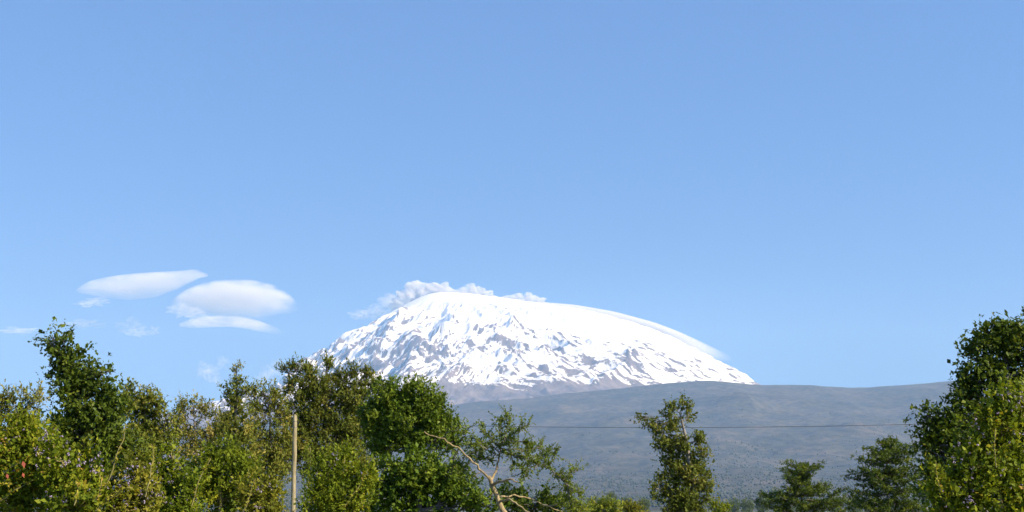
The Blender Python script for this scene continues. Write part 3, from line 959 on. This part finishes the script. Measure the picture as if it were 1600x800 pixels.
def build_shrubs():
    fm, nt, out = newmat("lilac_floret")
    a = N(nt, "ShaderNodeAttribute", attribute_name="tint")
    r = ramp(nt, [(0, (0.20, 0.13, 0.21)), (.6, (0.32, 0.23, 0.33)), (1, (0.48, 0.38, 0.46))], a.outputs["Fac"])
    p = N(nt, "ShaderNodeBsdfPrincipled", i_Roughness=.6)
    nt.links.new(r.outputs[0], p.inputs["Base Color"]); nt.links.new(p.outputs[0], out.inputs[0])
    red = plain_material("red_orange_leaf", (0.30, 0.05, 0.01), .5)
    S = []

    def shrub(label, Y, foot, lobes, mat, dens, seed, flowers=0, stalks=(), tint=.5, tips=.18, scale=.84, name="flowering_shrub"):
        tr = [(foot, 812, .035), (foot, lobes[0][1] + lobes[0][3] * .9, .025), (foot + 3, lobes[0][1] + .3 * lobes[0][3], .012)]
        m = Y / F
        low = [(l[0], min(l[1] + l[3] * 1.1, 812), l[2] * .9, l[3] * .9, 0.1, .6) for l in lobes[:3]]
        # body of the bush below the frame, down to the ground
        zc = 812 + EYE / m * 0.45
        low.append((foot, zc, max(l[2] for l in lobes) * 1.1, EYE / m * 0.62, 0.1, .35))
        rt, lv, rs = plant(name, label, "shrub", Y, tr, list(lobes) + low, 'shrub', dens * 1.3, mat, STALK, seed, tint=tint, tips=tips, scale=scale, limbs=10, thick=1.0)
        if flowers: add_flowers(rt, lobes, Y, int(flowers * .42), seed + 500, fm)
        if stalks: add_stalks(rt, stalks, Y, seed + 600, STALK, mat)
        return rt

    rt = shrub("light green shrub with a few red-orange leaves in the bottom left corner", 13, 25,
               [(20, 715, 38, 40), (55, 700, 34, 42), (10, 765, 44, 44), (60, 760, 40, 44), (35, 670, 20, 26), (-20, 700, 30, 50)], LM['shrub'], 3.0, 31, 46,
               [[(-6, 788), (20, 768), (52, 750)], [(-5, 758), (16, 754)], [(2, 742), (30, 722)]], tint=.5)
    rs = np.random.default_rng(5)
    org = np.array(rt.location)
    for (px, py, s) in [(38, 720, .062), (9, 740, .05), (37, 740, .045)]:
        lv = Leaves()
        lv.add(pt(px, py, 12.2)[None] + rs.normal(0, .01, (1, 3)), np.array([[.25, 0, -.9]]), np.array([[.3, -.9, .4]]), s, s * .55, np.array([.5]))
        link("red_leaf", lv.mesh("red_leaf", org), red, rt)
    shrub("shrub dotted with lilac flowers below the tall leaning tree", 12.5, 118,
          [(100, 735, 40, 40), (140, 745, 36, 38), (120, 785, 46, 34), (80, 700, 20, 34)], LM['shrub'], 3.0, 32, 85,
          [[(118, 790), (121, 765), (118, 748)], [(150, 780), (160, 752), (155, 735)]], tint=.42)
    shrub("yellowish shrub with tall straw-coloured wands below the brown-tinged tree", 12.8, 195,
          [(182, 768, 30, 30), (222, 752, 24, 38), (200, 794, 46, 26), (240, 775, 16, 24)], LM['olive'], 2.8, 33, 60,
          [[(165, 760), (178, 730), (190, 690), (198, 662)], [(230, 775), (236, 735), (240, 695)], [(150, 800), (175, 775), (205, 760)]], tint=.5)
    shrub("green shrub below the thin see-through tree", 15.5, 272,
          [(258, 742, 24, 34), (292, 755, 28, 28), (275, 788, 46, 26), (270, 715, 10, 20)], LM['shrub'], 3.0, 34, 50, [[(300, 790), (312, 745), (330, 715)]], tint=.4)
    shrub("bright green shrub below the slim conical tree", 17, 345,
          [(326, 728, 22, 32), (352, 712, 16, 30), (374, 738, 24, 28), (350, 775, 48, 32)], LM['shrub'], 3.1, 35, 20, [[(395, 790), (392, 760), (388, 735)]], tint=.45)
    shrub("olive-brown shrub just left of the wooden post's foot", 16, 412,
          [(396, 765, 28, 30), (424, 775, 20, 22), (412, 797, 38, 20)], LM['olive'], 2.8, 36, 28, [[(380, 800), (392, 770), (398, 748)]], tint=.45)
    shrub("fresh green shrub just right of the wooden post", 19, 510,
          [(506, 752, 22, 32), (530, 728, 20, 34), (562, 748, 26, 34), (524, 788, 56, 30)], LM['shrub'], 3.1, 37, 36, [[(540, 790), (560, 760), (575, 735)]], tint=.45)
    plant("dense_bush", "rounded glossy dark green bush under the round-domed tree", "shrub", 24,
          [(655, 812, .07), (655, 780, .05), (655, 760, .03)],
          [(610, 750, 34, 34), (650, 742, 42, 32), (690, 752, 34, 32), (720, 770, 34, 28), (640, 790, 70, 30), (755, 785, 26, 22), (660, 870, 110, 66, 0, .4)],
          'dense', 4.8, LM['green'], BARK, 38, tint=.55, shell=.55, scale=.75)
    plant("climbing_vine", "leafy vine climbing beside the wooden post", "vine", 41,
          [(483, 812, .02), (484, 760, .015), (485, 700, .008)],
          [(483, 705, 6, 16), (486, 728, 8, 18), (485, 755, 11, 18)], 'broad', 2.2, LM['yellow'], STALK, 39, tint=.4, scale=.6)
    plant("dark_bush", "low dark bush behind the yellow-barked thorn tree", "shrub", 34,
          [(830, 812, .06), (830, 795, .04), (830, 780, .03)],
          [(800, 780, 28, 22), (835, 782, 32, 22), (870, 790, 24, 16), (830, 840, 70, 40, 0, .4)], 'dense', 3.4, LM['dark'], BARK, 40, tint=.3, shell=.5)
    for k, (lab, px, py, rx, ry, Y, mt) in enumerate([
            ("small yellow-green bush at the bottom edge, nearest the dark bush", 903, 792, 24, 12, 58, 'yellow'),
            ("wide yellow-green bush at the bottom edge left of the leaning pale-stemmed tree", 946, 791, 28, 13, 62, 'yellow'),
            ("little olive bush at the foot of the leaning pale-stemmed tree", 990, 794, 18, 12, 66, 'olive'),
            ("small rounded bush just right of the leaning pale-stemmed tree", 1127, 793, 16, 12, 64, 'shrub')]):
        plant("low_bush", lab, "shrub", Y, [(px, 812, .04), (px, py + 4, .03), (px, py, .02)],
              [(px - rx * .4, py, rx * .65, ry), (px + rx * .4, py + 2, rx * .65, ry * .9), (px, py + 26, rx, 26, 0, .6)], 'dense', 3.2, LM[mt], STALK, 60 + k, tint=.5, scale=1.0)


def build_middle_trees():
    plant("leaning_tree", "open tree with a pale slanting stem, alone in the middle distance", "tree", 62,
          [(1092, 812, .15), (1086, 770, .12), (1078, 725, .10), (1071, 680, .07), (1062, 645, .03)],
          [(1050, 634, 11, 9), (1068, 633, 9, 11), (1076, 648, 8, 12), (1044, 648, 10, 8), (1002, 652, 9, 5), (1014, 660, 11, 7), (1026, 672, 14, 10), (1048, 668, 16, 14),
           (1093, 685, 9, 16), (1098, 705, 10, 14), (1036, 692, 15, 14), (1062, 698, 20, 18), (1085, 725, 18, 20), (1046, 722, 18, 16), (1070, 750, 28, 22), (1100, 755, 16, 24),
           (1030, 745, 8, 8), (1024, 760, 9, 8), (1045, 770, 22, 18), (1085, 785, 30, 22), (1055, 795, 30, 16)],
          'broad', 4.4, LM['feather'], PALE, 71, tips=.12, tint=.33, limbs=5, scale=1.1, shell=.3)

    def conifer(label, Y, px, top, foot_r, tiers, seed):
        rs = np.random.default_rng(seed)
        m = Y / F
        base = pt(px, 812, Y); base[2] = 0
        root = empty("layered_conifer", base); tag(root, label, "tree", None)
        wd = Wood(); lv = Leaves()
        tip = pt(px + 2, top, Y)
        line = bend(base, tip, rs, 8, .01)
        wd.tube(line, np.linspace(foot_r, .02, 8), 8)
        st = dict(STYLE['needle'])
        for (py, xl, xr) in tiers:
            z = pt(px, py, Y)[2]
            c0 = np.array([np.interp(z, line[:, 2], line[:, 0]), Y, z - .15])
            nb = 11
            for b in range(nb):
                a = 2 * np.pi * (b + rs.uniform(-.3, .3)) / nb
                reach = ((xr - px) if np.cos(a) > 0 else (px - xl)) * m
                full = 0.5 * (xr - xl) * m
                L = abs(np.cos(a)) * reach + abs(np.sin(a)) * full * .9
                L *= rs.uniform(.6, 1.1)
                c1 = c0 + np.array([0, 0, rs.uniform(-.3, .3)])
                end = c1 + np.array([np.cos(a) * L, np.sin(a) * L, rs.uniform(-.05, .45) * L * .5])
                br = bend(c1 - np.array([0, 0, .1]), end, rs, 6, .04, -.05)
                wd.tube(br, np.linspace(.045, .01, 6), 5)
                for t in np.linspace(.3, 1.0, max(3, int(L / .42))):
                    k = min(int(t * 5), 4); p = br[k] + (br[k + 1] - br[k]) * (t * 5 - k)
                    w = (.36 + .34 * (1 - t)) * min(1, L)
                    fill_lobe(lv, p + np.array([0, 0, .07]), np.array([w, w, .10]), st, 3.3, rs, .38 + .12 * rs.normal(), .3)
        link("trunk", wd.mesh("trunk", base), BARK, root)
        link("crown", lv.mesh("crown", base), LM['conifer'], root)

    conifer("low layered conifer, the smaller of the two right of centre", 112, 1250, 728, .16,
            [(731, 1230, 1281), (744, 1214, 1262), (757, 1232, 1292), (770, 1216, 1322), (785, 1206, 1328), (800, 1196, 1332), (818, 1200, 1330)], 81)
    conifer("taller layered conifer just left of the big dark tree at the right", 104, 1384, 688, .18,
            [(692, 1372, 1400), (705, 1360, 1432), (719, 1336, 1418), (733, 1340, 1432), (747, 1322, 1424), (763, 1336, 1436), (780, 1326, 1440), (798, 1330, 1440), (816, 1330, 1440)], 82)

    rs = np.random.default_rng(9)
    far = [(1192, 782, 9, 15, 1500), (1214, 776, 13, 15, 1600), (1232, 784, 9, 12, 1450), (1168, 788, 10, 9, 1700), (1148, 787, 9, 9, 1900),
           (930, 784, 12, 9, 1800), (955, 780, 9, 12, 1700), (978, 786, 12, 8, 1600), (1006, 786, 10, 9, 1900), (892, 786, 12, 8, 1750), (1306, 782, 10, 10, 1600), (1338, 786, 12, 9, 1700)]
    where = ["leftmost of the hazy trees close left of the smaller conifer", "tallest hazy tree close behind the smaller conifer's left side", "hazy tree half hidden by the smaller conifer's left branches",
             "small hazy tree in the gap right of the pale-stemmed tree", "hazy tree low in the gap just right of the pale-stemmed tree",
             "hazy flat tree above the wide yellow-green bush", "taller hazy tree left of the pale-stemmed tree's foot", "hazy tree closest to the pale-stemmed tree's left arm",
             "hazy tree behind the pale-stemmed tree's lower left branches", "hazy tree above the small yellow-green bush", "hazy tree between the two layered conifers", "hazy tree behind the taller conifer's left branches"]
    for k, (px, py, rx, ry, Y) in enumerate(far):
        plant("distant_tree", where[k], "tree", Y, [(px, 812, .5), (px, py + ry, .4), (px, py, .2)],
              [(px, py, rx, ry), (px - rx * .5, py + ry * .4, rx * .7, ry * .7), (px + rx * .5, py + ry * .5, rx * .7, ry * .6), (px, py + 14, rx, 10)],
              'far', 2.2, LM['far'], BARK, 900 + k, group="hazy trees on the plain", limbs=3)


def build_thorn_tree():
    """the sparse yellow-barked acacia leaning across the plain"""
    Y = 20.0
    rs = np.random.default_rng(44)
    base = pt(796, 812, Y); base[2] = 0
    root = empty("thorn_tree", base)
    tag(root, "sparse thorn tree with yellow bark and one long bare branch reaching left", "tree")
    wd = Wood(); tw = Wood(); lv = Leaves()

    def line(pts, dys=None, n=12):
        q = [pt(a, b, Y + (dys[i] if dys else 0)) for i, (a, b) in enumerate(pts)]
        t = np.linspace(0, len(q) - 1, n)
        return np.stack([np.interp(t, range(len(q)), [p[i] for p in q]) for i in range(3)], 1) + rs.normal(0, .008, (n, 3))

    trunk = line([(796, 812), (785, 797), (776, 775), (769, 757), (765, 747)]); trunk[0] = base
    wd.tube(trunk, np.linspace(.044, .025, 12) * (1 + .06 * rs.normal(size=12)), 9)
    long_ = line([(765, 749), (752, 735), (742, 724), (730, 712), (718, 702), (706, 694), (698, 690), (686, 684), (674, 679), (662, 674)], [0, 0, -.1, -.1, -.2, -.2, -.3, -.3, -.3, -.4], 22)
    wd.tube(long_, np.linspace(.0155, .0055, 22) * (1 + .12 * rs.normal(size=22)), 8)
    up = line([(767, 752), (771, 742), (777, 728), (780, 716), (783, 700), (790, 684)], [0, .1, .2, .3, .3, .4])
    wd.tube(up, np.linspace(.019, .008, 12), 8)
    right = line([(770, 758), (783, 752), (795, 749), (808, 752)], [0, -.2, -.4, -.5]); wd.tube(right, np.linspace(.022, .008, 12), 6)
    low = line([(776, 776), (800, 774), (825, 778), (850, 788), (878, 800)], [0, .2, .4, .6, .8]); wd.tube(low, np.linspace(.014, .006, 12), 7)
    low2 = line([(780, 784), (795, 780), (812, 790), (826, 802)], [0, -.2, -.3, -.4]); wd.tube(low2, np.linspace(.02, .008, 12), 6)
    # leafy arms: (polyline, shoot count)
    arms = [([(783, 702), (770, 690), (758, 678), (752, 664)], 20), ([(785, 698), (782, 680), (783, 662), (781, 650)], 22), ([(788, 690), (794, 672), (796, 658), (794, 646)], 22),
            ([(790, 686), (803, 676), (814, 669), (826, 664)], 20), ([(786, 698), (800, 692), (818, 688), (832, 696)], 24), ([(786, 702), (806, 702), (822, 704), (840, 700)], 24),
            ([(784, 706), (804, 712), (826, 718), (846, 728)], 30), ([(846, 726), (862, 736), (874, 744), (886, 754)], 26), ([(856, 732), (862, 720), (866, 712), (868, 704)], 14),
            ([(850, 728), (854, 712), (855, 702)], 12), ([(778, 712), (764, 704), (750, 696), (736, 694)], 20), ([(776, 720), (760, 716), (748, 712), (738, 716)], 16),
            ([(782, 708), (770, 700), (752, 690), (738, 684)], 18), ([(880, 750), (890, 742), (896, 736), (902, 732)], 14), ([(884, 754), (888, 770), (890, 782), (892, 800)], 22),
            ([(886, 756), (898, 768), (906, 776)], 12), ([(800, 714), (806, 724), (814, 732), (818, 742)], 16), ([(822, 716), (826, 726), (822, 738)], 12),
            ([(716, 702), (710, 716), (708, 730), (704, 742)], 16), ([(726, 710), (722, 724), (724, 738)], 12), ([(712, 698), (722, 686), (728, 676), (732, 668)], 14),
            ([(740, 724), (746, 716), (756, 716)], 8), ([(702, 692), (694, 704), (684, 714)], 9), ([(730, 712), (742, 708), (752, 702)], 9), ([(690, 684), (700, 676), (712, 672)], 8),
            ([(840, 700), (846, 694), (850, 700), (846, 712)], 10), ([(752, 736), (740, 744), (732, 745)], 6), ([(830, 716), (838, 724), (836, 734)], 10), ([(846, 788), (862, 790), (880, 786)], 10)]
    for pts, k in arms:
        k = int(k * 1.35)
        d0 = rs.uniform(-.5, .5)
        ln = line(pts, [d0 * i / (len(pts) - 1) + .2 for i in range(len(pts))], 9)
        tw.tube(ln, np.linspace(.010, .0035, 9), 5)
        tan = unit(np.gradient(ln, axis=0))
        f = rs.random(k) ** .8 * 7.99; i = f.astype(int)
        p = ln[i] + (ln[i + 1] - ln[i]) * (f - i)[:, None]
        sd = unit(tan[i] * .5 + rs.normal(size=(k, 3)) * .75 + np.array([0, 0, .15]))
        sl = rs.uniform(.07, .24, k)
        for a in range(k):
            tw.tube(np.stack([p[a], p[a] + sd[a] * sl[a]]), [.0035, .002], 3)
        m = 20
        g = (np.arange(m)[None] + rs.random((k, m))) / m
        q = (p[:, None] + sd[:, None] * (sl[:, None] * g)[..., None]).reshape(-1, 3)
        ld = unit(np.repeat(sd, m, 0) * .5 + rs.normal(size=q.shape) * .8)
        lv.add(q, ld, unit(rs.normal(size=q.shape) + np.array([0, -.1, .6])), rs.uniform(.024, .044, len(q)), rs.uniform(.012, .022, len(q)), np.clip(.72 + .2 * rs.normal(size=len(q)), 0, 1))
    link("trunk", wd.mesh("trunk", base), FEVER, root)
    link("twigs", tw.mesh("twigs", base), BARK, root)
    link("crown", lv.mesh("crown", base), LM['green'], root)


def build_right_trees():
    plant("dark_tree", "tall dark broad-leaved tree rising at the right edge", "tree", 27,
          [(1580, 812, .18), (1575, 720, .15), (1572, 620, .10), (1570, 540, .04)],
          [(1546, 522, 24, 20), (1574, 514, 32, 22), (1600, 520, 28, 20), (1562, 545, 28, 26), (1592, 550, 34, 32), (1520, 556, 20, 24), (1514, 588, 18, 20), (1540, 580, 26, 30), (1585, 595, 44, 34), (1508, 612, 16, 16),
           (1446, 652, 20, 10), (1450, 672, 18, 15), (1454, 706, 16, 22), (1458, 738, 16, 20), (1470, 668, 26, 22), (1462, 690, 20, 18), (1490, 650, 24, 26), (1530, 630, 34, 34), (1580, 650, 46, 44), (1500, 690, 34, 34), (1478, 725, 30, 30),
           (1465, 765, 26, 32), (1520, 740, 44, 46), (1580, 730, 54, 54), (1490, 790, 46, 30), (1630, 560, 40, 60), (1640, 680, 50, 80)],
          'broad', 4.6, LM['dark'], BARK, 91, tips=.06, tint=.42, shell=.5, scale=.85)
    fm = bpy.data.materials["lilac_floret"]
    lobes = [(1570, 650, 34, 40), (1540, 670, 34, 36), (1520, 715, 36, 36), (1580, 715, 46, 46), (1500, 750, 36, 36), (1550, 765, 54, 44), (1484, 790, 36, 34), (1600, 780, 44, 44), (1600, 640, 24, 34)]
    low = [(1550, 900, 110, 110, .1, .3)]
    rt, lv, rs = plant("flowering_shrub", "tall bright shrub with lilac flowers in the bottom right corner", "shrub", 15.5,
                       [(1560, 812, .05), (1560, 760, .035), (1562, 700, .02)], lobes + low, 'shrub', 3.6, LM['shrub'], STALK, 92, tint=.5, tips=.2, limbs=10, scale=1.15)
    add_flowers(rt, lobes, 15.5, 60, 93, fm)
    add_stalks(rt, [[(1556, 730), (1554, 700), (1556, 668)], [(1470, 770), (1464, 745), (1462, 722)]], 15, 94, STALK, LM['shrub'])


# ------------------------------------------------------------------ post, power line
def build_poles():
    wood = bark_material("weathered_pole_wood", (0.17, 0.125, 0.05), (0.44, 0.36, 0.19), 14)
    grey = bark_material("grey_pole_wood", (0.13, 0.12, 0.10), (0.30, 0.28, 0.25), 10)
    steel = plain_material("galvanised_steel", (0.35, 0.36, 0.37), .45, .8)
    porcelain = plain_material("insulator_porcelain", (0.62, 0.60, 0.56), .25)
    cable = plain_material("dark_cable", (0.05, 0.055, 0.06), .6)
    rs = np.random.default_rng(2)
    Y = 38.0
    base = pt(458.5, 812, Y); base[2] = 0
    top = pt(461, 650, Y)
    root = empty("wooden_post", base)
    tag(root, "bare weathered wooden post standing among the left trees", "post")
    wd = Wood()
    n = 16
    ln = bend(base, top, rs, n, .0)
    ln[1:-1, :2] += rs.normal(0, .003, (n - 2, 2))
    wd.tube(ln, np.linspace(.068, .056, n) * (1 + .02 * rs.normal(size=n)), 14)
    link("shaft", wd.mesh("shaft", base), wood, root)
    for h, tw in ((.93, .3), (.965, 1.3)):
        p = base + (top - base) * h
        w2 = Wood()
        a = np.linspace(0, 2 * np.pi, 17)
        w2.tube(p + np.stack([np.cos(a) * .063, np.sin(a) * .063, a * .002], 1), np.full(17, .006), 5)
        link("wire_band", w2.mesh("wire_band", base), steel, root)
    YP = 120.0

    def pole(px, label):
        b = pt(px, 812, YP); b[2] = 0
        t = pt(px, 661, YP)
        r = empty("utility_pole", b); tag(r, label, "pole", None)
        w = Wood(); w.tube(bend(b, t, rs, 8, 0), np.linspace(.15, .10, 8), 12)
        link("shaft", w.mesh("shaft", b), grey, r)
        w = Wood(); w.tube([t + np.array([0, -.7, -.35]), t + np.array([0, .7, -.35])], [.06, .06], 8)
        link("crossarm", w.mesh("crossarm", b), grey, r)
        tops = []
        for s in (-.6, .6):
            c = t + np.array([-.13 if px > 800 else .13, s, -.29])
            w = Wood(); w.tube([c, c + np.array([0, 0, .05]), c + np.array([0, 0, .1]), c + np.array([0, 0, .15])], [.03, .05, .032, .045], 10)
            link("insulator", w.mesh("insulator", b), porcelain, r)
            tops.append(c + np.array([0, 0, .17]))
        return tops
    A = pole(600, "grey utility pole hidden behind the round-domed tree, carrying the wire's left end")
    B = pole(1446, "grey utility pole half hidden by the big dark tree at the right")
    t = np.linspace(0, 1, 40)
    a, b = A[0], B[0]
    L = a + (b - a) * t[:, None]
    L[:, 2] -= 0.30 * 4 * t * (1 - t)
    w = Wood(); w.tube(L, np.full(40, .020), 6)
    o0 = L[0]
    tag(link("power_line", w.mesh("power_line", o0), cable, loc=o0), "thin dark wire strung across the view below the snow slope", "wire")


def build_far_woodland():
    """the wooded lower slope: thousands of crowns too far away to pick apart"""
    rs = np.random.default_rng(77)
    n = 46000
    Yv = 4500 + 12500 * rs.random(n) ** 0.8
    X = (rs.random(n) * 2 - 1) * 0.42 * Yv
    dens = fbm(X / 900, Yv / 1500, 3, 400)
    keep = dens + rs.normal(0, .35, n) > -0.15 + 0.9 * sstep(8500, 15000, Yv)
    X, Yv = X[keep], Yv[keep]
    n = len(X)
    Z = terrain(X, Yv)
    s = rs.uniform(4, 9.5, n)
    oct_ = np.array([[1, 0, 0], [0, 1, 0], [-1, 0, 0], [0, -1, 0], [0, 0, 1.15], [0, 0, -1]])
    v = np.stack([X, Yv, Z + s * .7], 1)[:, None] + oct_[None] * s[:, None, None] * rs.uniform(.7, 1.25, (n, 6, 1))
    f = np.array([[0, 1, 4], [1, 2, 4], [2, 3, 4], [3, 0, 4], [1, 0, 5], [2, 1, 5], [3, 2, 5], [0, 3, 5]])
    tr = (np.arange(n)[:, None, None] * 6 + f[None]).reshape(-1, 3)
    tint = np.repeat(np.clip(rs.normal(.45, .28, n), 0, 1), 6)
    me = make_mesh("distant_woodland", v, None, tr, attrs={"tint": tint})
    mat = leaf_material("woodland_crowns", [(0, (.045, .055, .026)), (.6, (.07, .08, .038)), (1, (.15, .14, .085))], .0, .9)
    tag(link("distant_woodland", me, mat), "scattered woodland on the lower slope of the mountain, fading into haze", "woodland", kind="stuff")


build_far_woodland()
build_left_trees()
build_shrubs()
build_middle_trees()
build_thorn_tree()
build_right_trees()
build_poles()
